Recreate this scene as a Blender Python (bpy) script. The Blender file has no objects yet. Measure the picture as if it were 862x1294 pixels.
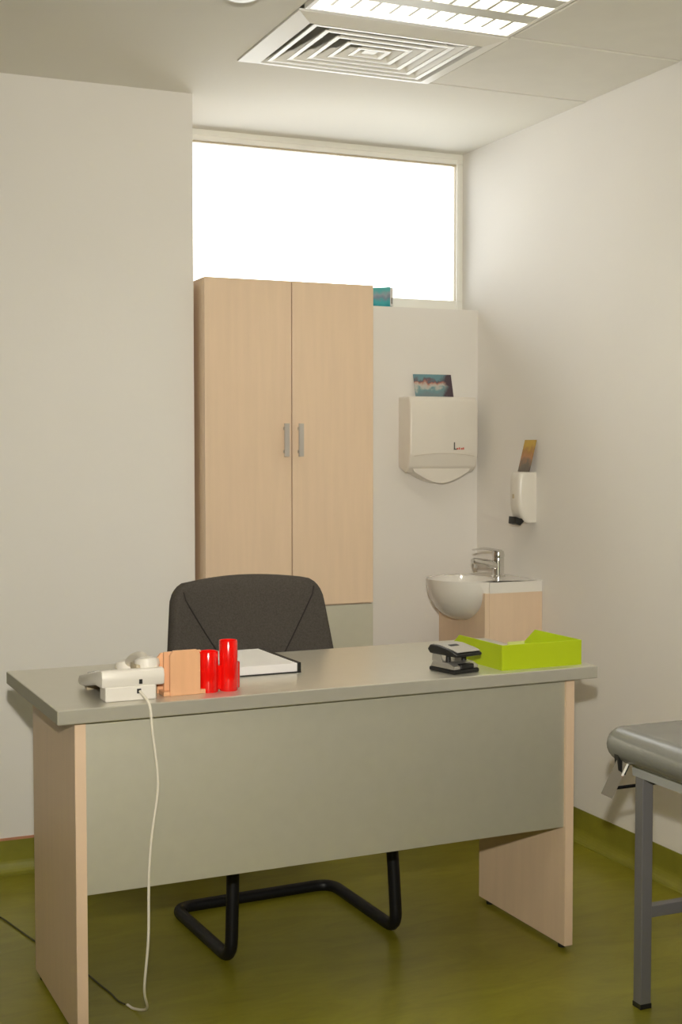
import bpy, bmesh, math, random
from mathutils import Vector, Matrix

random.seed(7)
SC = bpy.context.scene
COL = SC.collection
R = math.radians

# ------------------------------------------------------------------ camera
CAM_H = 1.3034
PIT, YAW, ROL, FPX = R(2.7215), R(23.2536), R(-0.0205), 1675.25
fw = Vector((math.sin(YAW) * math.cos(PIT), math.cos(YAW) * math.cos(PIT), -math.sin(PIT)))
rt = Vector((math.cos(YAW), -math.sin(YAW), 0))
up = rt.cross(fw)
rt2 = rt * math.cos(ROL) + up * math.sin(ROL)
up2 = up * math.cos(ROL) - rt * math.sin(ROL)
cd = bpy.data.cameras.new('camera')
cam = bpy.data.objects.new('camera', cd)
COL.objects.link(cam)
M = Matrix((rt2, up2, -fw)).transposed().to_4x4()
M.translation = Vector((0, 0, CAM_H))
cam.matrix_world = M
cd.sensor_fit = 'VERTICAL'
cd.sensor_height = 36
cd.lens = 36 * FPX / 1294
cd.clip_start = 0.05
SC.camera = cam

# ------------------------------------------------------------------ world, flash, exposure
SC.view_settings.view_transform = 'Standard'
SC.view_settings.look = 'None'
SC.view_settings.gamma = 1
SC.view_settings.use_curve_mapping = False
SC.view_settings.exposure = 0.22
SC.cycles.use_denoising = True
SC.cycles.max_bounces = 10
SC.cycles.diffuse_bounces = 6
SC.cycles.caustics_reflective = False
SC.cycles.caustics_refractive = False

w = bpy.data.worlds.new('overcast_sky')
SC.world = w
w.use_nodes = True
w.node_tree.nodes['Background'].inputs[0].default_value = (0.985, 1.0, 0.975, 1)
w.node_tree.nodes['Background'].inputs[1].default_value = 4.3

# the photographer's flash, a hand's width above the lens (it throws the desk top's shadow down the walls)
fl = bpy.data.lights.new('camera_flash', 'SPOT')
fl.energy = 272
fl.color = (1.0, 0.945, 0.83)
fl.spot_size = R(80)
fl.spot_blend = 1.0
fl.shadow_soft_size = 0.03
flo = bpy.data.objects.new('camera_flash', fl)
COL.objects.link(flo)
flo.location = (0, 0, CAM_H + 0.26)
flo.rotation_euler = (R(88), 0, -YAW - R(0.5))

TUBE_STRENGTH = 36.0

# ------------------------------------------------------------------ room measures
XR, YB, YL, XL, ZC = 2.4644, 4.4246, 4.1113, 1.2529, 2.4315
XW, YW = -2.6, -2.6          # unseen walls
HB = 0.10
WIN_Z = 1.825
WIN_Y = YB + 0.12
DX, DY, DROT, DL, DW, DH, DT = 0.552, 2.817, R(1.7389), 1.3983, 0.5617, 0.7448, 0.0323

# ------------------------------------------------------------------ materials
def new_mat(name):
    m = bpy.data.materials.new(name)
    m.use_nodes = True
    nt = m.node_tree
    return m, nt, nt.nodes['Principled BSDF']

def mat(name, col, rough=0.5, metal=0.0, var=0.04, scale=6.0, stretch=(1, 1, 1), bump=0.0, bscale=80.0, spec=0.5, coat=0.0):
    """plain procedural surface: colour with faint noise mottling and fine relief"""
    m, nt, b = new_mat(name)
    tc = nt.nodes.new('ShaderNodeTexCoord')
    mp = nt.nodes.new('ShaderNodeMapping')
    mp.inputs['Scale'].default_value = stretch
    nt.links.new(tc.outputs['Object'], mp.inputs[0])
    nz = nt.nodes.new('ShaderNodeTexNoise')
    nz.inputs['Scale'].default_value = scale
    nz.inputs['Detail'].default_value = 5
    nt.links.new(mp.outputs[0], nz.inputs['Vector'])
    rp = nt.nodes.new('ShaderNodeValToRGB')
    rp.color_ramp.elements[0].position = 0.3
    rp.color_ramp.elements[1].position = 0.7
    rp.color_ramp.elements[0].color = tuple(c * (1 - var) for c in col) + (1,)
    rp.color_ramp.elements[1].color = tuple(min(1, c * (1 + var)) for c in col) + (1,)
    nt.links.new(nz.outputs[0], rp.inputs[0])
    nt.links.new(rp.outputs[0], b.inputs['Base Color'])
    b.inputs['Roughness'].default_value = rough
    b.inputs['Metallic'].default_value = metal
    b.inputs['Specular IOR Level'].default_value = spec
    b.inputs['Coat Weight'].default_value = coat
    if bump:
        n2 = nt.nodes.new('ShaderNodeTexNoise')
        n2.inputs['Scale'].default_value = bscale
        n2.inputs['Detail'].default_value = 3
        nt.links.new(mp.outputs[0], n2.inputs['Vector'])
        bp = nt.nodes.new('ShaderNodeBump')
        bp.inputs['Strength'].default_value = bump
        bp.inputs['Distance'].default_value = 0.002
        nt.links.new(n2.outputs[0], bp.inputs['Height'])
        nt.links.new(bp.outputs[0], b.inputs['Normal'])
    return m

def print_mat(name, stops, h, side=None, sx=0.1, scale=30, rough=0.35, wob=0.35):
    """flat printed picture: colour bands up the card, wobbled by noise, with an optional tinted side"""
    m, nt, b = new_mat(name)
    tc = nt.nodes.new('ShaderNodeTexCoord')
    sep = nt.nodes.new('ShaderNodeSeparateXYZ')
    nt.links.new(tc.outputs['Object'], sep.inputs[0])
    nz = nt.nodes.new('ShaderNodeTexNoise')
    nz.inputs['Scale'].default_value = scale
    nz.inputs['Detail'].default_value = 2
    nt.links.new(tc.outputs['Object'], nz.inputs['Vector'])
    def math_(op, x, y):
        n = nt.nodes.new('ShaderNodeMath'); n.operation = op
        for i, v in enumerate((x, y)):
            if isinstance(v, (int, float)): n.inputs[i].default_value = v
            else: nt.links.new(v, n.inputs[i])
        return n.outputs[0]
    wobble = math_('MULTIPLY', math_('SUBTRACT', nz.outputs[0], 0.5), wob * 2)
    t = math_('ADD', math_('MULTIPLY', sep.outputs[2], 1.0 / h), wobble)
    rp = nt.nodes.new('ShaderNodeValToRGB')
    cr = rp.color_ramp
    while len(cr.elements) < len(stops):
        cr.elements.new(0.5)
    for i, (p, c) in enumerate(stops):
        cr.elements[i].position = p
        cr.elements[i].color = tuple(c) + (1,)
    nt.links.new(t, rp.inputs[0])
    colr = rp.outputs[0]
    if side:
        mr = nt.nodes.new('ShaderNodeMapRange')
        nt.links.new(math_('ADD', math_('MULTIPLY', sep.outputs[0], 1.0 / sx), wobble), mr.inputs[0])
        mr.inputs[1].default_value = 0.45; mr.inputs[2].default_value = 0.75
        mx = nt.nodes.new('ShaderNodeMix'); mx.data_type = 'RGBA'
        nt.links.new(mr.outputs[0], mx.inputs[0])
        nt.links.new(colr, mx.inputs[6])
        mx.inputs[7].default_value = tuple(side) + (1,)
        colr = mx.outputs[2]
    nt.links.new(colr, b.inputs['Base Color'])
    b.inputs['Roughness'].default_value = rough
    return m

def glass_mat():
    m = bpy.data.materials.new('window_glass')
    m.use_nodes = True
    nt = m.node_tree
    nt.nodes.clear()
    out = nt.nodes.new('ShaderNodeOutputMaterial')
    mx = nt.nodes.new('ShaderNodeMixShader')
    fr = nt.nodes.new('ShaderNodeFresnel')
    fr.inputs[0].default_value = 1.3
    tr = nt.nodes.new('ShaderNodeBsdfTransparent')
    gl = nt.nodes.new('ShaderNodeBsdfGlossy')
    gl.inputs['Roughness'].default_value = 0.05
    nt.links.new(fr.outputs[0], mx.inputs[0])
    nt.links.new(tr.outputs[0], mx.inputs[1])
    nt.links.new(gl.outputs[0], mx.inputs[2])
    nt.links.new(mx.outputs[0], out.inputs[0])
    return m

def emit_mat(name, col, s):
    m = bpy.data.materials.new(name)
    m.use_nodes = True
    nt = m.node_tree
    nt.nodes.clear()
    out = nt.nodes.new('ShaderNodeOutputMaterial')
    e = nt.nodes.new('ShaderNodeEmission')
    e.inputs[0].default_value = tuple(col) + (1,)
    e.inputs[1].default_value = s
    nt.links.new(e.outputs[0], out.inputs[0])
    return m

def floor_mat():
    m, nt, b = new_mat('green_vinyl_floor')
    tc = nt.nodes.new('ShaderNodeTexCoord')
    mp = nt.nodes.new('ShaderNodeMapping')
    mp.inputs['Scale'].default_value = (1.0, 3.0, 1.0)
    nt.links.new(tc.outputs['Object'], mp.inputs[0])
    a = nt.nodes.new('ShaderNodeTexNoise')
    a.inputs['Scale'].default_value = 4.0
    a.inputs['Detail'].default_value = 8
    a.inputs['Roughness'].default_value = 0.7
    a.inputs['Distortion'].default_value = 1.2
    nt.links.new(mp.outputs[0], a.inputs['Vector'])
    rp = nt.nodes.new('ShaderNodeValToRGB')
    rp.color_ramp.elements[0].position = 0.3
    rp.color_ramp.elements[1].position = 0.72
    rp.color_ramp.elements[0].color = (0.180, 0.165, 0.010, 1)
    rp.color_ramp.elements[1].color = (0.262, 0.242, 0.020, 1)
    nt.links.new(a.outputs[0], rp.inputs[0])
    nt.links.new(rp.outputs[0], b.inputs['Base Color'])
    b.inputs['Roughness'].default_value = 0.33
    b.inputs['Specular IOR Level'].default_value = 0.45
    n2 = nt.nodes.new('ShaderNodeTexNoise')
    n2.inputs['Scale'].default_value = 30
    nt.links.new(tc.outputs['Object'], n2.inputs['Vector'])
    bp = nt.nodes.new('ShaderNodeBump')
    bp.inputs['Strength'].default_value = 0.06
    bp.inputs['Distance'].default_value = 0.003
    nt.links.new(n2.outputs[0], bp.inputs['Height'])
    nt.links.new(bp.outputs[0], b.inputs['Normal'])
    return m

MT = {
    'wall': mat('wall_paint', (0.80, 0.775, 0.735), 0.75, var=0.012, scale=2, bump=0.12, bscale=60),
    'ceil': mat('ceiling_paint', (0.82, 0.80, 0.73), 0.85, var=0.012, scale=2, bump=0.1, bscale=60),
    'panel': mat('ceiling_panel_board', (0.80, 0.78, 0.71), 0.8, var=0.015, scale=12, bump=0.15, bscale=120),
    'floor': floor_mat(),
    'cove': mat('green_cove_vinyl', (0.23, 0.22, 0.024), 0.4, var=0.15, scale=9),
    'redtrim': mat('reddish_edge_strip', (0.48, 0.22, 0.12), 0.6, var=0.1),
    'beech': mat('light_beech_laminate', (0.755, 0.575, 0.41), 0.42, var=0.03, scale=5, stretch=(9, 9, 0.7)),
    'beech_edge': mat('beech_edge_band', (0.78, 0.58, 0.41), 0.45, var=0.03, scale=8),
    'grey': mat('silver_grey_laminate', (0.70, 0.68, 0.57), 0.48, 0.66, var=0.015, scale=30),
    'greytop': mat('silver_grey_laminate_top', (0.63, 0.605, 0.52), 0.30, 0.5, var=0.015, scale=30),
    'pvc': mat('white_window_frame', (0.88, 0.87, 0.81), 0.4, var=0.01),
    'glass': glass_mat(),
    'handle': mat('satin_grey_handle', (0.52, 0.48, 0.44), 0.4, 0.25, var=0.02),
    'lever': mat('bronze_grey_lever', (0.30, 0.27, 0.22), 0.35, 0.5, var=0.03),
    'edge': mat('shaded_grey_end', (0.34, 0.325, 0.255), 0.5, var=0.02),  # shade on the tabletop's end faces put into a darker grey
    'alu': mat('brushed_aluminium', (0.62, 0.62, 0.60), 0.35, 0.85, var=0.03),
    'fabric': mat('charcoal_fabric', (0.072, 0.063, 0.054), 0.92, var=0.18, scale=220, bump=0.5, bscale=300, spec=0.2),
    'seam': mat('dark_seam', (0.022, 0.019, 0.017), 0.9, var=0.1),
    'blackpipe': mat('black_painted_tube', (0.006, 0.006, 0.007), 0.45, var=0.1, spec=0.3),
    'blackplastic': mat('black_plastic', (0.012, 0.012, 0.011), 0.45, var=0.1),
    'chrome': mat('chrome', (0.75, 0.74, 0.72), 0.18, 1.0, var=0.02),
    'satin': mat('satin_steel', (0.60, 0.58, 0.54), 0.3, 0.75, var=0.03),
    'ceramic': mat('white_ceramic', (0.80, 0.77, 0.72), 0.12, var=0.01, coat=0.3),
    'abs': mat('white_plastic', (0.78, 0.74, 0.67), 0.3, var=0.01),
    'abs_dark': mat('cream_plastic', (0.70, 0.65, 0.56), 0.3, var=0.01),
    'phone': mat('ivory_plastic', (0.80, 0.76, 0.69), 0.4, var=0.015),
    'phone_dark': mat('tan_plastic', (0.50, 0.42, 0.28), 0.45, var=0.03),
    'key': mat('grey_key', (0.45, 0.43, 0.40), 0.5, var=0.03),
    'woodbox': mat('honey_wood', (0.80, 0.44, 0.235), 0.5, var=0.06, scale=6, stretch=(8, 8, 1)),
    'red': mat('red_plastic', (0.85, 0.006, 0.004), 0.16, var=0.02, coat=0.4),
    'red_in': mat('red_plastic_inner', (0.60, 0.006, 0.004), 0.4, var=0.02),
    'paper': mat('white_paper', (0.80, 0.78, 0.77), 0.8, var=0.01),
    'lime': mat('lime_card', (0.47, 0.60, 0.004), 0.5, var=0.03),
    'palegreen': mat('pale_green_tab', (0.62, 0.68, 0.22), 0.5, var=0.02),
    'cord': mat('ivory_cord', (0.76, 0.71, 0.60), 0.5, var=0.02),
    'cable': mat('shaded_olive_cable', (0.045, 0.042, 0.018), 0.55, var=0.05),  # dark tone paints the shade on the cord's floor run
    'vinyl': mat('grey_upholstery', (0.215, 0.215, 0.195), 0.27, var=0.04, scale=14, bump=0.1, bscale=90),
    'tube': mat('grey_powder_coat', (0.19, 0.185, 0.19), 0.4, 0.15, var=0.02),
    'rail': mat('light_grey_rail', (0.42, 0.43, 0.42), 0.4, 0.1, var=0.03),
    'grille': mat('white_grille_paint', (0.90, 0.885, 0.83), 0.35, var=0.01),
    'plenum': mat('dark_duct', (0.05, 0.045, 0.03), 0.8, var=0.1),
    'louvre': mat('louvre_aluminium', (0.62, 0.61, 0.54), 0.4, 0.2, var=0.02),
    'lamp': emit_mat('fluorescent_tube_glow', (1.0, 0.97, 0.87), TUBE_STRENGTH),
    'teal_print': print_mat('teal_print', [(0.05, (0.02, 0.28, 0.33)), (0.28, (0.06, 0.40, 0.44)), (0.45, (0.20, 0.26, 0.33)), (0.62, (0.30, 0.36, 0.42)), (0.80, (0.10, 0.45, 0.46))], 0.072, wob=0.25, scale=45),
    'leaf_print': print_mat('leaflet_print', [(0.08, (0.16, 0.22, 0.24)), (0.30, (0.14, 0.27, 0.29)), (0.42, (0.45, 0.46, 0.43)), (0.54, (0.50, 0.42, 0.36)), (0.64, (0.40, 0.16, 0.12)), (0.72, (0.12, 0.09, 0.11)), (0.86, (0.13, 0.27, 0.31))], 0.088, side=(0.07, 0.045, 0.06), sx=0.077, wob=0.4, scale=38),
    'gold_print': print_mat('gold_picture_print', [(0.05, (0.12, 0.09, 0.07)), (0.22, (0.16, 0.13, 0.10)), (0.42, (0.46, 0.22, 0.10)), (0.62, (0.38, 0.20, 0.05)), (0.82, (0.52, 0.34, 0.05))], 0.115, wob=0.3, scale=30),
    'logo_dark': mat('logo_dark_print', (0.12, 0.12, 0.10), 0.5, var=0.02),
    'logo_red': mat('logo_red_print', (0.62, 0.12, 0.08), 0.5, var=0.02),
}

# ------------------------------------------------------------------ helpers
def box(bm, x0, x1, y0, y1, z0, z1):
    v = [bm.verts.new(p) for p in ((x0, y0, z0), (x1, y0, z0), (x1, y1, z0), (x0, y1, z0), (x0, y0, z1), (x1, y0, z1), (x1, y1, z1), (x0, y1, z1))]
    for f in ((3, 2, 1, 0), (4, 5, 6, 7), (0, 1, 5, 4), (1, 2, 6, 5), (2, 3, 7, 6), (3, 0, 4, 7)):
        bm.faces.new([v[i] for i in f])
    return v

def bev(bm, w, seg=2, edges=None):
    bmesh.ops.bevel(bm, geom=list(edges) if edges else list(bm.edges), offset=w, segments=seg, profile=0.5, affect='EDGES', clamp_overlap=True)

def bbox_bm(x0, x1, y0, y1, z0, z1, w=0.002, seg=2):
    bm = bmesh.new()
    box(bm, x0, x1, y0, y1, z0, z1)
    if w:
        bev(bm, w, seg)
    return bm

def prism(bm, poly, axis, a, b):
    """poly of 2-D points; axis 'x': (y,z), 'y': (x,z), 'z': (x,y)"""
    def P(q, t):
        return {'x': (t, q[0], q[1]), 'y': (q[0], t, q[1]), 'z': (q[0], q[1], t)}[axis]
    A = [bm.verts.new(P(q, a)) for q in poly]
    B = [bm.verts.new(P(q, b)) for q in poly]
    bm.faces.new(A)
    bm.faces.new(list(reversed(B)))
    n = len(poly)
    for i in range(n):
        bm.faces.new((A[i], A[(i + 1) % n], B[(i + 1) % n], B[i]))
    bmesh.ops.recalc_face_normals(bm, faces=bm.faces)

def fillet(pts, r, n=6):
    pts = [Vector(p) for p in pts]
    out = [pts[0]]
    for i in range(1, len(pts) - 1):
        p, a, b = pts[i], pts[i - 1], pts[i + 1]
        da, db = (a - p), (b - p)
        ang = da.angle(db)
        d = min(r / math.tan(ang / 2), da.length * 0.49, db.length * 0.49)
        s, e = p + da.normalized() * d, p + db.normalized() * d
        for k in range(n + 1):
            t = k / n
            out.append(s * (1 - t) ** 2 + p * 2 * t * (1 - t) + e * t * t)
    out.append(pts[-1])
    return out

def spline(pts, n=8):
    """Catmull-Rom through points"""
    P = [Vector(p) for p in pts]
    P = [P[0] * 2 - P[1]] + P + [P[-1] * 2 - P[-2]]
    out = []
    for i in range(1, len(P) - 2):
        for k in range(n):
            t = k / n
            a, b, c, d = P[i - 1], P[i], P[i + 1], P[i + 2]
            out.append(0.5 * ((2 * b) + (c - a) * t + (2 * a - 5 * b + 4 * c - d) * t * t + (3 * b - a - 3 * c + d) * t ** 3))
    out.append(P[-2])
    return out

def tube(bm, pts, r, n=12, caps=True):
    pts = [Vector(p) for p in pts]
    rings = []
    nrm = None
    for i, p in enumerate(pts):
        if i == 0:
            t = pts[1] - p
        elif i == len(pts) - 1:
            t = p - pts[i - 1]
        else:
            t = (pts[i + 1] - p).normalized() + (p - pts[i - 1]).normalized()
        t.normalize()
        if nrm is None:
            h = Vector((0, 0, 1)) if abs(t.z) < 0.9 else Vector((1, 0, 0))
            nrm = (h - t * h.dot(t)).normalized()
        else:
            nrm = (nrm - t * nrm.dot(t)).normalized()
        bn = t.cross(nrm)
        rr = r[i] if isinstance(r, (list, tuple)) else r
        rings.append([bm.verts.new(p + (nrm * math.cos(2 * math.pi * k / n) + bn * math.sin(2 * math.pi * k / n)) * rr) for k in range(n)])
    for a, b in zip(rings, rings[1:]):
        for k in range(n):
            bm.faces.new((a[k], a[(k + 1) % n], b[(k + 1) % n], b[k]))
    if caps:
        bm.faces.new(list(reversed(rings[0])))
        bm.faces.new(rings[-1])
    bmesh.ops.recalc_face_normals(bm, faces=bm.faces)

def lathe(bm, prof, n=32, c=(0, 0)):
    rings = []
    for (r, z) in prof:
        rings.append([bm.verts.new((c[0] + r * math.cos(2 * math.pi * k / n), c[1] + r * math.sin(2 * math.pi * k / n), z)) for k in range(n)])
    for a, b in zip(rings, rings[1:]):
        for k in range(n):
            bm.faces.new((a[k], a[(k + 1) % n], b[(k + 1) % n], b[k]))
    bm.faces.new(list(reversed(rings[0])))
    bm.faces.new(rings[-1])
    bmesh.ops.recalc_face_normals(bm, faces=bm.faces)

def obj(name, bm, m, parent=None, smooth=False, loc=None, rot=None, label=None):
    me = bpy.data.meshes.new(name)
    bm.to_mesh(me)
    bm.free()
    me.materials.append(MT[m])
    if smooth:
        for p in me.polygons:
            p.use_smooth = True
        try:
            me.set_sharp_from_angle(angle=R(40))
        except Exception:
            pass
    o = bpy.data.objects.new(name, me)
    COL.objects.link(o)
    if parent:
        o.parent = parent
    if loc is not None:
        o.location = loc
    if rot is not None:
        o.rotation_euler = rot
    if label:
        o['label'] = label
    return o

def tag(o, label, cat, group=None):
    o['label'] = label
    o['category'] = cat
    if group:
        o['group'] = group
    return o

def thing(name, label, cat, loc=(0, 0, 0), rotz=0.0, group=None):
    o = bpy.data.objects.new(name, None)
    o.empty_display_size = 0.05
    COL.objects.link(o)
    o.location = loc
    o.rotation_euler = (0, 0, rotz)
    return tag(o, label, cat, group)

def struct(name, bm, m, label, parent=None):
    o = obj(name, bm, m, parent)
    o['kind'] = 'structure'
    o['label'] = label
    return o

def dk(u, v, z=0.0):
    """desk coordinates (along the front edge, towards the chair) to the room"""
    c, s = math.cos(DROT), math.sin(DROT)
    return Vector((DX + c * u - s * v, DY + s * u + c * v, z))

# ================================================================== STRUCTURE
T = 0.12
bm = bmesh.new(); box(bm, XW - T, XR + T, YW - T, WIN_Y + 0.1, -0.1, 0.0)
struct('floor', bm, 'floor', 'olive green vinyl floor with a soft sheen')

bm = bmesh.new()
HX0, HY0, HY1 = 1.264, 1.72, 3.71
QX0, QX1, QX2, QX3, QY0, QY1 = -1.70, -1.10, -0.20, 0.40, 1.02, 1.58
box(bm, XW - T, HX0, QY1, WIN_Y + 0.1, ZC, ZC + 0.22)
box(bm, XW - T, HX0, YW - T, QY0, ZC, ZC + 0.22)
box(bm, XW - T, QX0, QY0, QY1, ZC, ZC + 0.22)
box(bm, QX1, QX2, QY0, QY1, ZC, ZC + 0.22)
box(bm, QX3, HX0, QY0, QY1, ZC, ZC + 0.22)
box(bm, QX0, QX1, QY0, QY1, ZC + 0.14, ZC + 0.22)
box(bm, QX2, QX3, QY0, QY1, ZC + 0.14, ZC + 0.22)
box(bm, HX0, XR + T, HY1, WIN_Y + 0.1, ZC, ZC + 0.22)
box(bm, HX0, XR + T, YW - T, HY0, ZC, ZC + 0.22)
box(bm, HX0, XR + T, HY0, HY1, ZC + 0.14, ZC + 0.22)
ceil = struct('ceiling', bm, 'ceil', 'off-white ceiling with a strip of square panels')
CXM = 1.888
for (x0, x1, y0, y1) in ((CXM, XR, 3.215, 3.71), (CXM, XR, 2.62, 3.215), (CXM, XR, 2.12, 2.62), (CXM, XR, 1.72, 2.12),
                         (HX0, CXM, 2.12, 2.62), (HX0, CXM, 1.72, 2.12)):
    g = 0.005
    bm = bbox_bm(x0 + g, x1 - 0.001, y0 + g, y1 - g, ZC + 0.001, ZC + 0.035, 0.003, 1)
    obj('ceiling_panel', bm, 'panel', ceil)

bm = bmesh.new(); box(bm, XL, XR, YB, WIN_Y + 0.1, 0, WIN_Z)
struct('wall_back', bm, 'wall', 'white painted wall below the window')
bm = bmesh.new(); box(bm, XR, XR + T, YW - T, WIN_Y + 0.1, 0, ZC); box(bm, XR, XR + T, HY0, HY1, ZC, ZC + 0.14)
struct('wall_right', bm, 'wall', 'white painted wall beside the wash basin')
bm = bmesh.new(); box(bm, XW, XL, YL, WIN_Y + 0.1, 0, ZC)
struct('wall_left', bm, 'wall', 'white painted wall projecting beside the wardrobe')
bm = bmesh.new(); box(bm, XW - T, XW, YW - T, WIN_Y + 0.1, 0, ZC)
struct('wall_side', bm, 'wall', 'white painted side wall')
bm = bmesh.new(); box(bm, XW, XR, YW - T, YW, 0, ZC)
struct('wall_front', bm, 'wall', 'white painted wall opposite the window')

def cove(name, axis, a, b, at, sgn):
    """coved vinyl skirting: the floor covering curves up the wall"""
    r = 0.035
    prof = [(0, HB), (0.004, HB), (0.004, r)]
    for k in range(1, 7):
        t = R(90 * k / 6)
        prof.append((0.004 + r - r * math.cos(t), 0.0015 + r - r * math.sin(t) if k < 6 else 0.0015))
    prof += [(0.004 + r, 0.0002), (0, 0.0002)]
    bm = bmesh.new()
    prism(bm, [(at + sgn * q[0], q[1]) for q in prof], axis, a, b)
    return struct(name, bm, 'cove', 'green vinyl skirting curving up from the floor')
cove('baseboard_right', 'y', YW, YB, XR, -1)
cove('baseboard_left', 'x', XW, XL, YL, -1)
cove('baseboard_back', 'x', XL, XR - 0.04, YB, -1)
bm = bmesh.new(); box(bm, XW, XL, YL - 0.006, YL, HB, HB + 0.007)
struct('trim_1', bm, 'redtrim', 'thin reddish strip along the top of the skirting')

# window
win = bpy.data.objects.new('window_1', None); COL.objects.link(win)
win['kind'] = 'structure'; win['label'] = 'wide white framed clerestory window with bright overcast sky'
win.location = (XL, WIN_Y, WIN_Z)
k = WIN_Y / YB
gx1 = 2.379 * k - XL
gz0 = (1.858 - CAM_H) * k + CAM_H - WIN_Z
gz1 = (2.364 - CAM_H) * k + CAM_H - WIN_Z
W_, H_ = XR - XL, ZC - WIN_Z
gx0 = 0.05
fy0, fy1 = 0.0, 0.06
obj('frame_rail', bbox_bm(0, W_, fy0, fy1, 0, gz0, 0.003), 'pvc', win)
obj('frame_rail', bbox_bm(0, W_, fy0, fy1, gz1, H_, 0.003), 'pvc', win)
obj('frame_stile', bbox_bm(0, gx0, fy0, fy1, gz0, gz1, 0.003), 'pvc', win)
obj('frame_stile', bbox_bm(gx1, W_, fy0, fy1, gz0, gz1, 0.003), 'pvc', win)
# slim dark rubber gasket round the glass
bm = bmesh.new()
gk = 0.005
box(bm, gx0, gx1, 0.012, 0.03, gz1 - gk, gz1)
box(bm, gx0, gx0 + gk, 0.012, 0.03, gz0, gz1 - gk); box(bm, gx1 - gk, gx1, 0.012, 0.03, gz0, gz1 - gk)
obj('gasket', bm, 'phone_dark', win)
bm = bmesh.new(); box(bm, gx0 + gk, gx1 - gk, 0.018, 0.022, gz0, gz1 - gk)
obj('pane', bm, 'glass', win)
# outer bead of the frame
bm = bmesh.new()
box(bm, 0.012, W_ - 0.024, -0.006, 0.0, H_ - 0.022, H_ - 0.016); box(bm, W_ - 0.030, W_ - 0.024, -0.006, 0.0, 0, H_ - 0.022)
obj('frame_bead', bm, 'pvc', win)

# ================================================================== CEILING FITTINGS
dx0, dx1, dy0, dy1 = 1.267, 1.884, 3.218, 3.707
dif = thing('air_diffuser', 'square white four-way ceiling air diffuser with nested slanting blades', 'air vent', ((dx0 + dx1) / 2, (dy0 + dy1) / 2, ZC))
hw, hd = (dx1 - dx0) / 2, (dy1 - dy0) / 2

def frame_ring(bm, ow, od, oz, iw, idp, iz, th=0.003):
    """a four-sided sloping ring between outer rectangle at oz and inner at iz, with thickness"""
    def rect(a, b, z): return [bm.verts.new(p) for p in ((-a, -b, z), (a, -b, z), (a, b, z), (-a, b, z))]
    o0, i0 = rect(ow, od, oz), rect(iw, idp, iz)
    o1, i1 = rect(ow, od, oz + th), rect(iw, idp, iz + th)
    for j in range(4):
        n = (j + 1) % 4
        bm.faces.new((o0[j], o0[n], i0[n], i0[j]))
        bm.faces.new((o1[n], o1[j], i1[j], i1[n]))
        bm.faces.new((o0[n], o0[j], o1[j], o1[n]))
        bm.faces.new((i0[j], i0[n], i1[n], i1[j]))
    bmesh.ops.recalc_face_normals(bm, faces=bm.faces)

iw0, id0 = 0.258, 0.192
bm = bmesh.new(); frame_ring(bm, hw, hd, -0.004, iw0, id0, -0.016, 0.006); obj('frame', bm, 'grille', dif)
bm = bmesh.new(); frame_ring(bm, iw0, id0, -0.014, iw0 - 0.004, id0 - 0.004, 0.11, 0.004); obj('neck', bm, 'grille', dif)
bm = bmesh.new(); box(bm, -iw0, iw0, -id0, id0, 0.118, 0.124); obj('duct', bm, 'plenum', dif)
NB = 5
for i in range(NB):
    f0 = 1 - (i + 0.35) / (NB + 0.4)
    f1 = f0 - 0.085
    bm = bmesh.new()
    lp = 0.013
    frame_ring(bm, iw0 * f0 + 0.001, id0 * f0 + 0.001, -0.014, iw0 * f0 - lp, id0 * f0 - lp * 0.8, -0.013, 0.003)
    frame_ring(bm, iw0 * f0 - lp + 0.001, id0 * f0 - lp * 0.8 + 0.001, -0.011, iw0 * f1 - lp, id0 * f1 - lp * 0.8, 0.016, 0.003)
    obj('blade', bm, 'grille', dif)
bm = bmesh.new(); box(bm, -0.02, 0.02, -0.015, 0.015, -0.010, -0.006); obj('centre_plate', bm, 'grille', dif)

def louvre_light(cx, cy, label, W=0.60, D=0.56):
    t = thing('louvre_ceiling_light', label, 'ceiling light', (cx, cy, ZC), 0, 'louvred fluorescent ceiling lights')
    bm = bmesh.new()
    a, b, h = W / 2, D / 2, 0.10
    box(bm, -a, a, -b, b, h - 0.004, h)
    box(bm, -a, a, -b, -b + 0.012, -0.004, h - 0.004); box(bm, -a, a, b - 0.012, b, -0.004, h - 0.004)
    box(bm, -a, -a + 0.012, -b + 0.012, b - 0.012, -0.004, h - 0.004); box(bm, a - 0.012, a, -b + 0.012, b - 0.012, -0.004, h - 0.004)
    obj('housing', bm, 'grille', t)
    n = 4
    pitch = (D - 0.03) / n
    for i in range(n):
        y = -D / 2 + 0.015 + pitch * (i + 0.5)
        bm = bmesh.new()
        tube(bm, [(-a + 0.03, y, 0.045), (a - 0.03, y, 0.045)], 0.013, 12)
        obj('fluorescent_tube', bm, 'lamp', t, True)
    for i in range(1, n):
        y = -D / 2 + 0.015 + pitch * i
        bm = bmesh.new()
        prism(bm, [(y - 0.029, -0.003), (y + 0.029, -0.003), (y + 0.034, 0.05), (y - 0.034, 0.05)], 'x', -a + 0.013, a - 0.013)
        obj('reflector', bm, 'louvre', t)
    m = 11
    me = None
    for i in range(1, m):
        x = -a + W * i / m
        for j in range(n):
            y = -D / 2 + 0.015 + pitch * (j + 0.5)
            if me is None:
                bm = bmesh.new()
                hp = pitch / 2
                prism(bm, [(-hp + 0.030, -0.002), (hp - 0.030, -0.002), (hp - 0.035, 0.026), (-hp + 0.035, 0.026)], 'x', -0.005, 0.005)
                o = obj('lamella', bm, 'louvre', t); me = o.data
            else:
                o = bpy.data.objects.new('lamella', me); COL.objects.link(o); o.parent = t
            o.location = (x, y, 0)
    return t
louvre_light(1.576, 2.925, 'lit louvred fluorescent light beside the air diffuser')

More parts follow.
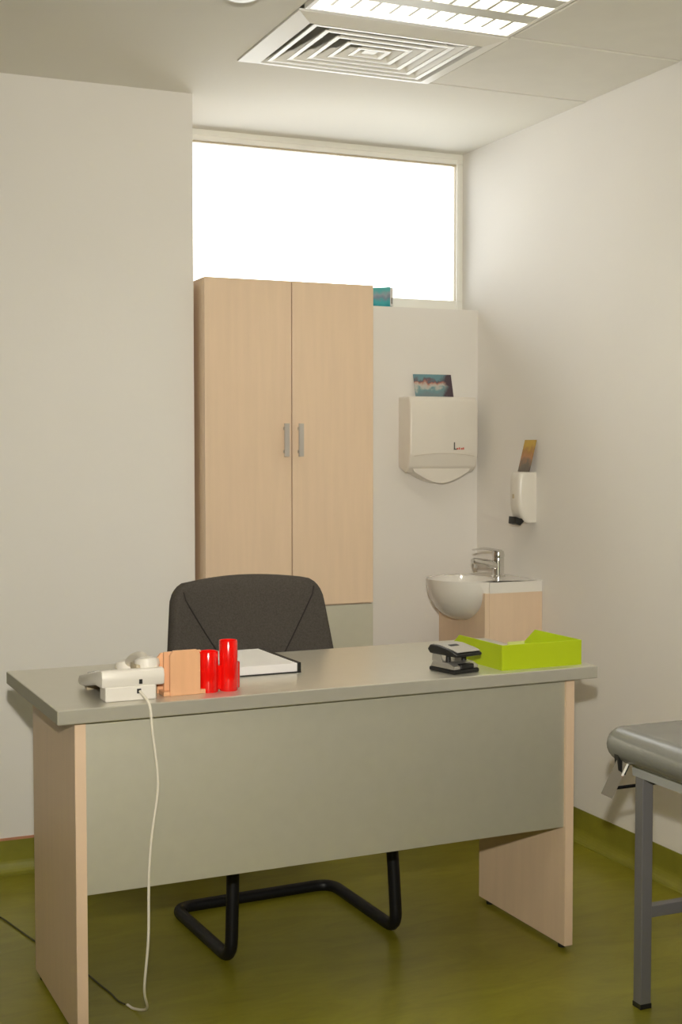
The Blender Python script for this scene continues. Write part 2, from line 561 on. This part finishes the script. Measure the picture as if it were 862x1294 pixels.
louvre_light(0.10, 1.30, 'added unseen louvred fluorescent light in the plain part of the ceiling')  # lamp added out of view to lift the ambient light
louvre_light(-1.40, 1.30, 'added unseen louvred fluorescent light over the far side of the room')  # second lamp added out of view, for more fill

# smoke detector
bm = bmesh.new()
lathe(bm, [(0.052, 0.0), (0.052, -0.012), (0.044, -0.030), (0.030, -0.036), (0.012, -0.038)], 32)
sd = obj('smoke_detector', bm, 'grille', None, True, (1.070, 3.105, ZC))
tag(sd, 'round white smoke detector on the ceiling', 'smoke detector')

# ================================================================== DESK
desk = thing('desk', 'grey topped office desk with beech side panels and grey modesty panel', 'desk', (DX, DY, 0), DROT)
top = obj('tabletop', bbox_bm(0, DL, 0, DW, DH - DT, DH, 0.0025), 'greytop', desk)
for u0, u1 in ((-0.0008, 0.0004), (DL - 0.0004, DL + 0.0008)):
    obj('edge_band', bbox_bm(u0, u1, 0.0025, DW - 0.0025, DH - DT + 0.002, DH - 0.002, 0), 'edge', top)  # thin end strips carrying the painted shade
OL, OR_, PV, PD, PT = 0.042, 0.054, 0.026, 0.43, 0.025
sp = []
for u in (OL, DL - OR_ - PT):
    p = obj('side_panel', bbox_bm(u, u + PT, PV, PV + PD, 0.012, DH - DT, 0.0015), 'beech', desk)
    obj('edge_band', bbox_bm(u + 0.0005, u + PT - 0.0005, PV - 0.001, PV + 0.0005, 0.0125, DH - DT - 0.0005, 0), 'beech_edge', p)
    for v in (PV + 0.03, PV + PD - 0.04):
        bm = bmesh.new(); lathe(bm, [(0.009, 0.0), (0.010, 0.002), (0.010, 0.012)], 16)
        obj('foot', bm, 'blackplastic', p, True, (u + PT / 2, v, 0))
    sp.append(p)
obj('modesty_panel', bbox_bm(OL + PT, DL - OR_ - PT, PV + 0.006, PV + 0.024, 0.325, DH - DT, 0.001), 'grey', desk)

# ================================================================== WARDROBE
WX0, WX1, WY0, WY1, WZ = 1.268, 1.856, 4.045, YB - 0.004, 1.848
wd = thing('wardrobe', 'tall beech wardrobe with two doors and grey lower fronts', 'wardrobe', (WX0, WY0, 0))
ww, wdp = WX1 - WX0, WY1 - WY0
ft = 0.018
body = obj('carcass', bbox_bm(0, ww, ft, wdp, 0.0, WZ, 0.0015), 'beech', wd)
ZS = 0.785
mid = 0.296
for i, (a, b) in enumerate(((0.0, mid - 0.0015), (mid + 0.0015, ww))):
    d = obj('door', bbox_bm(a, b, 0, ft - 0.001, ZS + 0.002, WZ, 0.0015), 'beech', wd)
    hx = (mid - 0.026) if i == 0 else (mid + 0.024)
    bm = bmesh.new()
    box(bm, hx - 0.008, hx + 0.008, -0.026, -0.019, 1.279, 1.386)
    box(bm, hx - 0.004, hx + 0.004, -0.019, 0.0, 1.290, 1.300); box(bm, hx - 0.004, hx + 0.004, -0.019, 0.0, 1.365, 1.375)
    obj('handle', bm, 'handle', d)
    obj('lower_door', bbox_bm(a, b, 0, ft - 0.001, 0.06, ZS - 0.002, 0.0015), 'grey', wd)

# ================================================================== CHAIR
ch = thing('cantilever_chair', 'charcoal fabric cantilever chair on a black tube frame behind the desk', 'chair', (1.281, 3.144, 0), R(3.0))
tr = 0.0165
hwid = 0.238
# frame: back upright, seat rail, front post, floor run, rear bar, mirrored
def side(s):
    return [(s * 0.20, 0.475, 0.62), (s * 0.205, 0.455, 0.43), (s * (hwid - 0.018), 0.02, 0.425), (s * (hwid - 0.006), 0.005, 0.16), (s * hwid, 0.0, tr), (s * (hwid + 0.005), 0.418, tr)]
path = side(-1) + list(reversed(side(1)))
bm = bmesh.new(); tube(bm, fillet(path, 0.055, 8), tr, 14)
obj('tube_frame', bm, 'blackpipe', ch, True)
# seat cushion
bm = bmesh.new(); box(bm, -0.235, 0.235, 0.0, 0.46, 0.441, 0.492)
bev(bm, 0.022, 4); obj('seat', bm, 'fabric', ch, True)
# backrest: curved padded shell
def back_half(v):   # half width by height fraction
    base = 0.284 - 0.052 * v
    if v > 0.84:
        t = (v - 0.84) / 0.16
        base = base - 0.055 * (1 - math.sqrt(max(0.0, 1 - t * t)))
    if v < 0.15:
        t = (0.15 - v) / 0.15
        base -= 0.05 * (1 - math.sqrt(max(0.0, 1 - t * t)))
    return base
def back_pt(u, v, front):
    hw_ = back_half(v)
    x = u * hw_ + 0.014
    z = 0.50 + 0.436 * v - 0.012 * u * u * (v ** 4)
    y = 0.450 + 0.085 * v - 0.030 * u * u * 0.9
    edge = min(1.0, (1 - abs(u)) / 0.10, (1 - v) / 0.09 + 0.0, v / 0.09)
    bulge = math.sqrt(max(0.0, 1 - (1 - max(0.0, edge)) ** 2))
    th = 0.030 * bulge
    return Vector((x, y - th if front else y + th * 0.8, z))
bm = bmesh.new()
us = [-1, -.985, -.96, -.93, -.9] + [i / 12 - 0.0 for i in range(-10, 11)] + [.9, .93, .96, .985, 1]
vs = [0, .012, .035, .06, .09] + [0.09 + 0.82 * i / 18 for i in range(1, 18)] + [.91, .94, .965, .988, 1]
for fr in (True, False):
    g = [[bm.verts.new(back_pt(u, v, fr)) for u in us] for v in vs]
    for i in range(len(vs) - 1):
        for j in range(len(us) - 1):
            q = (g[i][j], g[i][j + 1], g[i + 1][j + 1], g[i + 1][j])
            bm.faces.new(q if fr else tuple(reversed(q)))
bmesh.ops.remove_doubles(bm, verts=bm.verts, dist=0.0004)
bmesh.ops.recalc_face_normals(bm, faces=bm.faces)
backrest = obj('backrest', bm, 'fabric', ch, True)
for s in (-1, 1):
    pts = []
    for i in range(14):
        t = i / 13
        v = 0.93 - 0.75 * t
        u = s * (0.90 - 0.86 * t)
        p = back_pt(u, v, True)
        pts.append((p.x, p.y - 0.0002, p.z))
    bm = bmesh.new(); tube(bm, pts, 0.0022, 6)
    obj('seam', bm, 'seam', backrest, True)

# ================================================================== WASH BASIN CORNER
VX0, VY0, VY1 = 2.234, 3.953, 4.291
RIM, SLAB = 0.846, 0.808
van = thing('vanity_cabinet', 'small beech cabinet under the wash basin', 'cabinet', (VX0, VY0, 0))
vw, vd = XR - VX0 - 0.002, VY1 - VY0
bm = bmesh.new()
box(bm, 0.018, vw, 0.0, 0.018, 0.0, SLAB); box(bm, 0.018, vw, vd - 0.018, vd, 0.0, SLAB); box(bm, vw - 0.012, vw, 0.018, vd - 0.018, 0, SLAB); box(bm, 0.018, vw - 0.012, 0.018, vd - 0.018, 0.06, 0.078)
obj('body', bm, 'beech', van)
# front cut out round the bowl
bc, br = vd / 2, 0.152
poly = [(0.0, 0.06), (vd, 0.06), (vd, SLAB)]
NBW = 20
for i in range(NBW + 1):
    t = math.pi * i / NBW
    yy = bc + (br + 0.004) * math.cos(t)
    zz = SLAB - 0.103 * math.sin(t)
    poly.append((min(vd, max(0, yy)), zz))
poly.append((0.0, SLAB))
bm = bmesh.new(); prism(bm, poly, 'x', 0.0, 0.017)
obj('door', bm, 'beech', van)

bas = thing('wash_basin', 'white ceramic wash basin with round bowl bulging from its cabinet', 'basin', (VX0, VY0, SLAB))
# plan outline of the basin: half slab by the wall, round bowl out into the room
ZT = RIM - SLAB
BR = 0.160; BX = -0.118  # bowl reach
def outline(scale=1.0, inset=0.0):
    pts = []
    n = 28
    for i in range(n + 1):
        t = -math.pi / 2 + math.pi * i / n
        pts.append((0.02 - (0.02 - BX - inset) * math.cos(t), bc + (BR - inset) * math.sin(t)))
    return pts
# slab as prism with the bowl front, hollowed by the bowl's inner surface
bm = bmesh.new()
out = outline()
slab = [(vw, 0.0), (0.02, 0.0)] + out + [(0.02, vd), (vw, vd)]
# top face with hole: build ring strips by hand
inner = []
icx, icy, ir, irx = 0.000, bc, 0.118, 0.118
n = 48
hole = [(icx + irx * math.cos(2 * math.pi * i / n), icy + ir * math.sin(2 * math.pi * i / n)) for i in range(n)]
top_o = [bm.verts.new((x, y, ZT)) for (x, y) in slab]
low_o = [bm.verts.new((x, y, 0.0 if x > 0.0 else (ZT - 0.007))) for (x, y) in slab]
m_ = len(slab)
for i in range(m_):
    bm.faces.new((low_o[i], low_o[(i + 1) % m_], top_o[(i + 1) % m_], top_o[i]))
top_h = [bm.verts.new((x, y, ZT)) for (x, y) in hole]
eo = [bm.edges.get((top_o[i], top_o[(i + 1) % m_])) for i in range(m_)]
eh = [bm.edges.new((top_h[i], top_h[(i + 1) % n])) for i in range(n)]
bmesh.ops.triangle_fill(bm, use_beauty=True, edges=eo + eh)
# inner bowl
prev = top_h
for k in range(1, 9):
    t = R(90 * k / 8)
    s_ = math.cos(t) * 0.85 + 0.15 if k < 8 else 0.15
    ring = [bm.verts.new((icx + irx * s_ * math.cos(2 * math.pi * i / n), icy + ir * s_ * math.sin(2 * math.pi * i / n), ZT - 0.100 * math.sin(t))) for i in range(n)]
    for i in range(n):
        bm.faces.new((prev[i], prev[(i + 1) % n], ring[(i + 1) % n], ring[i]))
    prev = ring
bm.faces.new(prev)
bmesh.ops.recalc_face_normals(bm, faces=bm.faces)
obj('slab', bm, 'ceramic', bas, True)
# outer bowl hanging below the slab: half dome swelling out of the cabinet
bm = bmesh.new()
rows = []
for k in range(10):
    t = R(88 * k / 9)
    s_ = math.cos(t)
    z = (ZT - 0.007) - 0.138 * math.sin(t)
    row = []
    for i in range(29):
        a = -math.pi / 2 + math.pi * i / 28
        row.append(bm.verts.new((0.02 - (0.02 - BX) * math.cos(a) * (0.18 + 0.82 * s_) , bc + BR * math.sin(a) * (0.06 + 0.94 * s_), z)))
    rows.append(row)
for a, b in zip(rows, rows[1:]):
    for i in range(28):
        bm.faces.new((a[i], a[i + 1], b[i + 1], b[i]))
bm.faces.new(rows[-1])
bmesh.ops.recalc_face_normals(bm, faces=bm.faces)
obj('bowl', bm, 'ceramic', bas, True)
bm = bmesh.new(); lathe(bm, [(0.016, ZT - 0.099), (0.018, ZT - 0.097), (0.006, ZT - 0.0965)], 20, (icx, icy))
obj('drain', bm, 'chrome', bas, True)

tp = thing('faucet', 'chrome single lever faucet on the wash basin', 'faucet', (VX0 + 0.150, VY0 + bc, RIM))
bm = bmesh.new(); lathe(bm, [(0.026, 0.0), (0.026, 0.004), (0.021, 0.008), (0.020, 0.055), (0.021, 0.066), (0.019, 0.072)], 28)
obj('body', bm, 'chrome', tp, True)
bm = bmesh.new(); tube(bm, [(-0.01, 0, 0.040), (-0.05, 0, 0.052), (-0.098, 0, 0.060), (-0.106, 0, 0.058)], [0.016, 0.0145, 0.0125, 0.010], 16)
so = obj('spout', bm, 'chrome', tp, True)
bm = bmesh.new(); lathe(bm, [(0.009, 0.036), (0.0095, 0.050)], 16, (-0.096, 0)); obj('aerator', bm, 'satin', so, True)
bm = bmesh.new(); lathe(bm, [(0.021, 0.0715), (0.022, 0.078), (0.019, 0.092), (0.010, 0.098)], 28)
lv = obj('lever_cap', bm, 'chrome', tp, True)
bm = bmesh.new()
pts = spline([(0.012, 0, 0.090), (-0.02, 0, 0.097), (-0.06, 0, 0.104), (-0.102, 0, 0.100)], 5)
prev = None
for i, p in enumerate(pts):
    t = i / (len(pts) - 1)
    hw_ = 0.015 - 0.004 * t
    th = 0.006 - 0.003 * t
    ring = [bm.verts.new((p.x, p.y + a * hw_, p.z + b * th)) for a, b in ((-1, -0.4), (0, -1), (1, -0.4), (1, 0.4), (0, 1), (-1, 0.4))]
    if prev:
        for j in range(6):
            bm.faces.new((prev[j], prev[(j + 1) % 6], ring[(j + 1) % 6], ring[j]))
    else:
        bm.faces.new(ring)
    prev = ring
bm.faces.new(list(reversed(prev)))
bmesh.ops.recalc_face_normals(bm, faces=bm.faces)
obj('lever', bm, 'chrome', lv, True)

# soap dispenser on the right wall
SY0, SY1, SX0 = 4.000, 4.076, 2.394
soap = thing('soap_dispenser', 'white wall soap dispenser with dark push spout above the basin', 'soap dispenser', (XR, (SY0 + SY1) / 2, 1.045))
sw, sdp, sh = (SY1 - SY0) / 2, XR - SX0, 0.175
bm = bmesh.new()
levels = [(0.018, 0.62), (0.004, 0.70), (0.0, 0.74), (0.012, 0.88), (0.04, 0.97), (0.10, 1.0), (0.150, 0.98), (0.170, 0.92), (0.176, 0.84)]
levels = [(0.0, 0.55), (0.010, 0.70), (0.03, 0.86), (0.06, 0.97), (0.10, 1.0), (0.150, 0.98), (0.170, 0.92), (0.177, 0.80)]
prev = None
for (z, f) in levels:
    ring = []
    for i in range(17):
        a = -math.pi / 2 + math.pi * i / 16
        cx_, sy_ = math.cos(a), math.sin(a)
        e = 0.45
        x = -sdp * f * (abs(cx_) ** e)
        y = sw * (1 if sy_ > 0 else -1) * (abs(sy_) ** e)
        ring.append(bm.verts.new((x, y, z)))
    if prev:
        for i in range(16):
            bm.faces.new((prev[i], prev[i + 1], ring[i + 1], ring[i]))
        bm.faces.new((prev[16], prev[0], ring[0], ring[16]))
    else:
        bm.faces.new(ring)
    prev = ring
bm.faces.new(prev)
bmesh.ops.recalc_face_normals(bm, faces=bm.faces)
sb = obj('body', bm, 'abs', soap, True)
bm = bmesh.new()
prism(bm, [(-0.034, 0.012), (-0.060, 0.016), (-0.073, 0.022), (-0.075, -0.004), (-0.056, -0.010), (-0.040, 0.004)], 'y', -0.026, 0.026)
bev(bm, 0.002, 2); obj('push_spout', bm, 'blackplastic', soap, True)
bm = bmesh.new(); box(bm, -sdp - 0.0006, -sdp + 0.004, -0.006, 0.006, 0.085, 0.100); obj('level_slot', bm, 'phone_dark', sb)

# picture card on the soap dispenser, leaning on the wall
bm = bmesh.new(); box(bm, -0.001, 0.001, -0.038, 0.038, 0.0, 0.115)
card = obj('picture_card', bm, 'gold_print', None, False, (XR - 0.034, 4.030, 1.2235), (0, R(14.5), 0))
tag(card, 'golden brown picture card leaning on the wall above the soap dispenser', 'card')

# paper towel dispenser on the back wall
TX0, TX1, TY0 = 2.1305, 2.412, 4.322
tw = thing('towel_dispenser', 'white paper towel dispenser with curved chute on the wall', 'towel dispenser', ((TX0 + TX1) / 2, YB, 1.17))
a, d = (TX1 - TX0) / 2, YB - TY0
z0, z1 = 0.045, 0.325
bm = bmesh.new()
# cover: side profile rounded towards the bottom, swept across with rounded vertical edges
prof = [(0.0, z0 + 0.02), (d * 0.55, z0), (d * 0.85, z0 + 0.022), (d, z0 + 0.07), (d, z1 - 0.05), (d * 0.96, z1 - 0.012), (d * 0.86, z1), (0, z1)]
prism(bm, [(-q[0], q[1]) for q in prof], 'x', -a, a)
bev(bm, 0.010, 3)
cov = obj('cover', bm, 'abs', tw, True)
# chute lip: crescent under the cover
bm = bmesh.new()
cr = [(-a * 0.86, z0 + 0.022)]
for i in range(15):
    t = -1 + 2 * i / 14
    cr.append((a * 0.80 * t, z0 + 0.006 - 0.044 * (1 - abs(t) ** 1.7)))
cr.append((a * 0.86, z0 + 0.022))
prism(bm, cr, 'y', -d * 0.78, -0.006)
obj('chute', bm, 'abs', tw)
# moulded recess line across the front
bm = bmesh.new()
pts = [(-a * 0.88 + 2 * a * 0.88 * i / 16, -d - 0.0004, 0.108 + 0.010 * (1 - (2 * i / 16 - 1) ** 2)) for i in range(17)]
tube(bm, pts, 0.0016, 6); obj('groove', bm, 'abs_dark', cov, True)
# maker's mark: dark upright stroke and small red wordmark
bm = bmesh.new(); box(bm, 0.038, 0.0425, -d - 0.0008, -d + 0.001, 0.130, 0.158); box(bm, 0.038, 0.050, -d - 0.0008, -d + 0.001, 0.130, 0.1345)
obj('logo_mark', bm, 'logo_dark', cov)
bm = bmesh.new()
for i, wdt in enumerate((0.008, 0.006, 0.009, 0.006)):
    x = 0.050 + i * 0.0085
    box(bm, x, x + wdt * 0.8, -d - 0.0008, -d + 0.001, 0.131, 0.137 + 0.002 * (i % 2))
obj('logo_word', bm, 'logo_red', cov)

# leaflet on top of the towel dispenser
bm = bmesh.new(); box(bm, -0.077, 0.077, -0.0008, 0.0008, 0.0, 0.088)
lf = obj('leaflet', bm, 'leaf_print', None, False, (2.267, YB - 0.030, 1.17 + z1 + 0.001), (R(-17), 0, R(-3)))
tag(lf, 'small colourful leaflet leaning on the wall above the towel dispenser', 'leaflet')

# teal box on the window ledge
tb = thing('tissue_box', 'small teal printed box on the window ledge beside the wardrobe', 'box', (2.072, YB + 0.058, WIN_Z + 0.0005), R(-42))
obj('carton', bbox_bm(-0.056, 0.056, -0.020, 0.020, 0, 0.072, 0.0015), 'teal_print', tb)
bm = bmesh.new(); box(bm, 0.0558, 0.0566, -0.018, 0.018, 0.003, 0.069); eo_ = obj('end_flap', bm, 'paper', tb)
bm = bmesh.new(); box(bm, 0.0565, 0.0570, -0.008, 0.006, 0.012, 0.034); obj('end_mark', bm, 'logo_dark', eo_)

# ================================================================== THINGS ON THE DESK
# telephone, its back to the camera (origin at desk u=.18 v=.15)
ph = thing('telephone', 'ivory desk telephone with handset on the grey desk', 'telephone', dk(0.18, 0.155, DH), DROT)
bm = bmesh.new()
# profile in (v,z): high at the camera side, sloping to the user
prism(bm, [(-0.108, 0.031), (-0.112, 0.052), (-0.108, 0.068), (-0.095, 0.070), (0.100, 0.030), (0.112, 0.016), (0.104, 0.008), (0.06, 0.010), (-0.05, 0.030)], 'x', -0.072, 0.072)
bev(bm, 0.004, 2)
pb = obj('body', bm, 'phone', ph, True)
obj('stand', bbox_bm(-0.064, 0.052, -0.110, -0.062, 0.0, 0.033, 0.003), 'phone', ph)
bm = bmesh.new(); box(bm, -0.06, 0.06, 0.070, 0.090, 0.0, 0.012); obj('foot', bm, 'phone_dark', ph)
for (x, z, ww_) in ((0.016, 0.042, 0.007), (0.012, 0.021, 0.009)):
    bm = bmesh.new(); box(bm, x - ww_ / 2, x + ww_ / 2, -0.1128, -0.106, z - 0.005, z + 0.005); obj('socket', bm, 'blackplastic', ph)
sl = math.atan2(-0.04, 0.195)
for i in range(3):
    for j in range(4):
        bm = bbox_bm(-0.007, 0.007, -0.005, 0.005, 0, 0.005, 0.001, 1)
        y = 0.01 + j * 0.018
        obj('key', bm, 'key', pb, False, (-0.052 + i * 0.020, y, 0.070 - (y + 0.095) * 0.205 - 0.001), (sl, 0, 0))
# handset lying along the phone, ends resting on the cradle
bm = bmesh.new()
pts = spline([(0.043, -0.070, 0.077), (0.043, -0.02, 0.083), (0.043, 0.04, 0.070), (0.043, 0.095, 0.046)], 6)
tube(bm, pts, 0.012, 12)
hs = obj('handset', bm, 'abs_dark', ph, True)
for (y, z) in ((-0.070, 0.068), (0.092, 0.038)):
    bm = bmesh.new(); lathe(bm, [(0.016, -0.012), (0.025, -0.008), (0.029, 0.004), (0.027, 0.014), (0.012, 0.020)], 24)
    obj('earpiece', bm, 'phone', hs, True, (0.043, y, z + 0.002), (sl, 0, 0))
bm = bmesh.new(); box(bm, 0.012, 0.022, -0.09, -0.04, 0.060, 0.076); bev(bm, 0.003, 2); obj('cradle', bm, 'phone_dark', ph, True)

# telephone cord: out of the socket, over the desk edge, down to the floor
a0 = dk(0.193, 0.040, DH + 0.021)
pts = [a0, dk(0.196, 0.022, DH + 0.014), dk(0.200, 0.004, DH + 0.0045), dk(0.203, -0.006, DH - 0.012), dk(0.207, -0.006, DH - 0.06), dk(0.219, -0.006, 0.565), dk(0.205, -0.006, 0.46),
       dk(0.197, -0.005, 0.36), dk(0.196, 0.0, 0.22), dk(0.192, 0.02, 0.10), (0.764, 2.900, 0.03), (0.752, 2.965, 0.0045), (0.742, 2.995, 0.0045)]
bm = bmesh.new(); tube(bm, spline(pts, 8), 0.0031, 8)
bmesh.ops.transform(bm, matrix=(Matrix.Translation(dk(0.18, 0.155, DH)) @ Matrix.Rotation(DROT, 4, 'Z')).inverted(), verts=bm.verts)
obj('cord', bm, 'cord', ph, True, label='ivory cord hanging to the floor')
pts = [(0.738, 3.003, 0.003), (0.728, 3.03, 0.003), (0.722, 3.08, 0.003), (0.708, 3.15, 0.003), (0.694, 3.22, 0.003), (0.655, 3.33, 0.003), (0.630, 3.44, 0.003), (0.607, 3.53, 0.003), (0.590, 3.60, 0.003), (0.560, 3.715, 0.003), (0.50, 3.86, 0.003), (0.40, 4.02, 0.003)]
bm = bmesh.new(); tube(bm, spline(pts, 6), 0.0022, 6)
fc = obj('floor_cable', bm, 'cable', None, True)
tag(fc, 'thin cable lying across the floor under the desk, darkened to paint its shade', 'cable')

# wooden letter holder
lh = thing('letter_holder', 'honey coloured wooden letter holder between telephone and red tubes', 'letter holder', dk(0.305, 0.085, DH), DROT)
obj('base', bbox_bm(-0.050, 0.050, -0.022, 0.024, 0, 0.010, 0.001), 'woodbox', lh)
for (hw_, y0, y1, h, c) in ((0.036, -0.026, -0.018, 0.103, 0.010), (0.053, 0.018, 0.026, 0.093, 0.012)):
    bm = bmesh.new()
    prism(bm, [(-hw_, 0), (hw_, 0), (hw_, h - c), (hw_ - c * 0.8, h), (-hw_ + c * 0.8, h), (-hw_, h - c)], 'y', y0, y1)
    bev(bm, 0.001, 1)
    obj('plate', bm, 'woodbox', lh)
obj('divider', bbox_bm(-0.044, 0.044, -0.006, 0.002, 0.010, 0.098, 0.001), 'woodbox', lh)

# red pen tubes
rp_ = thing('pen_holder', 'glossy red pen holder of three joined tubes', 'pen holder', dk(0.398, 0.085, DH), DROT)
for (x, y, r, h) in ((-0.030, -0.004, 0.0225, 0.094), (0.018, -0.006, 0.0215, 0.117), (0.037, 0.030, 0.0215, 0.060)):
    bm = bmesh.new()
    lathe(bm, [(r - 0.001, 0), (r, 0.002), (r, h - 0.002), (r - 0.001, h), (r - 0.003, h - 0.001), (r - 0.003, h - 0.03), (0.002, h - 0.031)], 36, (x, y))
    obj('tube', bm, 'red', rp_, True)
bm = bmesh.new(); box(bm, -0.012, 0.004, -0.012, 0.002, 0.005, 0.06); obj('link', bm, 'red', rp_)

# notebook binder
nb = thing('binder', 'white paper pad in a black cover lying on the desk before the chair', 'binder', dk(0.555, 0.37, DH), DROT)
obj('cover', bbox_bm(-0.105, 0.110, -0.140, 0.132, 0, 0.003, 0.0008), 'blackplastic', nb)
obj('page_block', bbox_bm(-0.103, 0.100, -0.138, 0.128, 0.003, 0.024, 0.001), 'paper', nb)
obj('edge_strip', bbox_bm(0.100, 0.110, -0.139, 0.131, 0.003, 0.0255, 0.001), 'blackplastic', nb)

# hole punch
hp_ = thing('hole_punch', 'black and silver hole punch beside the lime tray', 'hole punch', dk(1.022, 0.092, DH), DROT + R(11))
bm = bmesh.new(); box(bm, -0.042, 0.042, -0.053, 0.045, 0.0, 0.011); bev(bm, 0.004, 2); obj('tray', bm, 'blackplastic', hp_, True)
bm = bmesh.new()
prism(bm, [(-0.050, 0.011), (-0.050, 0.019), (-0.030, 0.026), (0.030, 0.028), (0.042, 0.011)], 'x', -0.040, 0.040); bev(bm, 0.002, 2)
obj('body', bm, 'satin', hp_, True)
bm = bmesh.new(); box(bm, -0.020, 0.024, -0.0535, -0.028, 0.011, 0.0235); bev(bm, 0.002, 1); obj('paper_guide', bm, 'blackplastic', hp_)
for x in (-0.026, 0.026):
    bm = bmesh.new(); lathe(bm, [(0.0065, 0.024), (0.0065, 0.046)], 16, (x, -0.012)); obj('punch_pin', bm, 'blackplastic', hp_, True)
    s = 1 if x > 0 else -1
    bm = bmesh.new()
    prism(bm, [(-0.004, 0.026), (0.036, 0.026), (0.034, 0.048), (0.006, 0.054)], 'x', x + s * 0.010, x + s * 0.013); obj('bracket', bm, 'satin', hp_)
# lever: trough shaped plate, black underside, pressed slot
bm = bmesh.new()
prof = [(-0.062, 0.050), (-0.060, 0.043), (-0.020, 0.044), (0.040, 0.044), (0.050, 0.054), (0.040, 0.066), (0.010, 0.066), (-0.040, 0.059)]
prism(bm, prof, 'x', -0.043, 0.043); bev(bm, 0.003, 2)
lev = obj('lever', bm, 'blackplastic', hp_, True)
bm = bmesh.new()
pl = [(-0.056, 0.0540), (-0.040, 0.0588), (0.010, 0.0662), (0.036, 0.0662), (0.036, 0.0674), (0.010, 0.0676), (-0.040, 0.0604), (-0.058, 0.0555)]
prism(bm, pl, 'x', -0.036, 0.040)
obj('top_plate', bm, 'satin', lev)
bm = bmesh.new(); box(bm, -0.016, 0.012, -0.006, 0.006, 0, 0.0012); bev(bm, 0.0004, 1)
obj('slot', bm, 'blackplastic', lev, False, (0, -0.004, 0.0653), (R(8), 0, 0))

# lime letter tray
ty = thing('letter_tray', 'lime green letter tray with slanting sides on the desk corner', 'letter tray', dk(1.2525, 0.036, DH), DROT)
tw_, th_, tt = 0.1205, 0.064, 0.0025
obj('bottom', bbox_bm(-tw_, tw_, 0.0, 0.285, 0.0, tt, 0), 'lime', ty)
obj('front_wall', bbox_bm(-tw_, tw_, 0.0, tt, tt, th_, 0.0006, 1), 'lime', ty)
for s in (-1, 1):
    x = s * (tw_ - tt)
    bm = bmesh.new(); prism(bm, [(tt, tt), (0.285, tt), (0.285, 0.012), (0.215, th_), (tt, th_)], 'x', min(x, s * tw_), max(x, s * tw_))
    obj('side_wall', bm, 'lime', ty)
bm = bmesh.new(); box(bm, -tw_ + 0.018, -tw_ + 0.068, tt + 0.0002, tt + 0.0016, 0.030, th_ + 0.008); obj('index_tab', bm, 'palegreen', ty)

# ================================================================== EXAMINATION COUCH
CX0, CX1, CY0, CY1 = 1.786, 2.415, 0.75, 2.612
ec = thing('examination_couch', 'grey padded examination couch with square metal legs beside the wall', 'examination couch', (CX0, CY1, 0))
L_, Wc = CY1 - CY0, CX1 - CX0
# cushion with fully rounded edge
bm = bmesh.new()
zc, hh = 0.612, 0.041
prev = None
def rrect(inset, z, rc=0.045):
    pts = []
    x0, x1, y0, y1 = inset, Wc - inset, -L_ + inset, -inset
    r = max(0.006, rc - inset)
    for (cx_, cy_, a0_) in ((x1 - r, y1 - r, 0), (x0 + r, y1 - r, 90), (x0 + r, y0 + r, 180), (x1 - r, y0 + r, 270)):
        for k in range(7):
            t = R(a0_ + 15 * k)
            pts.append((cx_ + r * math.cos(t), cy_ + r * math.sin(t), z))
    return [bm.verts.new(p) for p in pts]
first = None
for k in range(13):
    t = R(-90 + 15 * k)
    ring = rrect(hh * (1 - math.cos(t)), zc + hh * math.sin(t))
    if prev:
        n_ = len(ring)
        for i in range(n_):
            bm.faces.new((prev[i], prev[(i + 1) % n_], ring[(i + 1) % n_], ring[i]))
    else:
        first = ring
    prev = ring
bm.faces.new(prev); bm.faces.new(list(reversed(first)))
bmesh.ops.recalc_face_normals(bm, faces=bm.faces)
obj('cushion', bm, 'vinyl', ec, True)
# under frame
bm = bmesh.new()
fz0, fz1 = 0.545, 0.5715
fx0, fx1, fy0_, fy1_ = 0.042, Wc - 0.042, -L_ + 0.075, -0.075
box(bm, fx0, fx0 + 0.034, fy0_, fy1_, fz0, fz1); box(bm, fx1 - 0.034, fx1, fy0_, fy1_, fz0, fz1)
box(bm, fx0 + 0.034, fx1 - 0.034, fy1_ - 0.034, fy1_, fz0, fz1); box(bm, fx0 + 0.034, fx1 - 0.034, fy0_, fy0_ + 0.034, fz0, fz1)
obj('frame', bm, 'rail', ec)
lgx = (1.848 - CX0, Wc - (1.848 - CX0)); lgy = (2.518 - CY1, -L_ + 0.094)
q = 0.0148
for x in lgx:
    for y in lgy:
        lg = obj('leg', bbox_bm(x - q, x + q, y - q, y + q, 0.008, fz0, 0.002), 'tube', ec)
        obj('foot_cap', bbox_bm(x - q - 0.001, x + q + 0.001, y - q - 0.001, y + q + 0.001, 0, 0.012, 0.001), 'blackplastic', lg)
for y in lgy:
    obj('crossbar', bbox_bm(lgx[0] + q, lgx[1] - q, y - 0.0125, y + 0.0125, 0.213, 0.240, 0.0015), 'tube', ec)
# backrest catch: black bracket, flat chrome lever, black connecting rod
bx_, by_ = 1.848 - CX0, 2.600 - CY1
bm = bmesh.new()
prism(bm, [(0.004, 0.596), (0.030, 0.590), (0.036, 0.566), (0.024, 0.546), (0.008, 0.558)], 'y', -0.072, -0.056)
obj('bracket', bm, 'blackplastic', ec)
bm = bmesh.new(); box(bm, -0.014, 0.014, -0.002, 0.002, -0.095, 0.0)
lvv = obj('catch_lever', bm, 'lever', ec, False, (0.020, -0.072, 0.583), (R(0), R(24), R(-30)))
bm = bmesh.new(); box(bm, 0.0095, 0.0145, -0.0032, 0.0026, -0.036, 0.002); obj('lever_highlight', bm, 'grille', lvv)  # pale strip paints the highlight along the lever's edge
bm = bmesh.new(); tube(bm, [(bx_ - 0.045, by_, 0.500), (Wc - 0.09, by_, 0.502)], 0.0042, 10)
obj('connecting_rod', bm, 'blackpipe', ec, True)
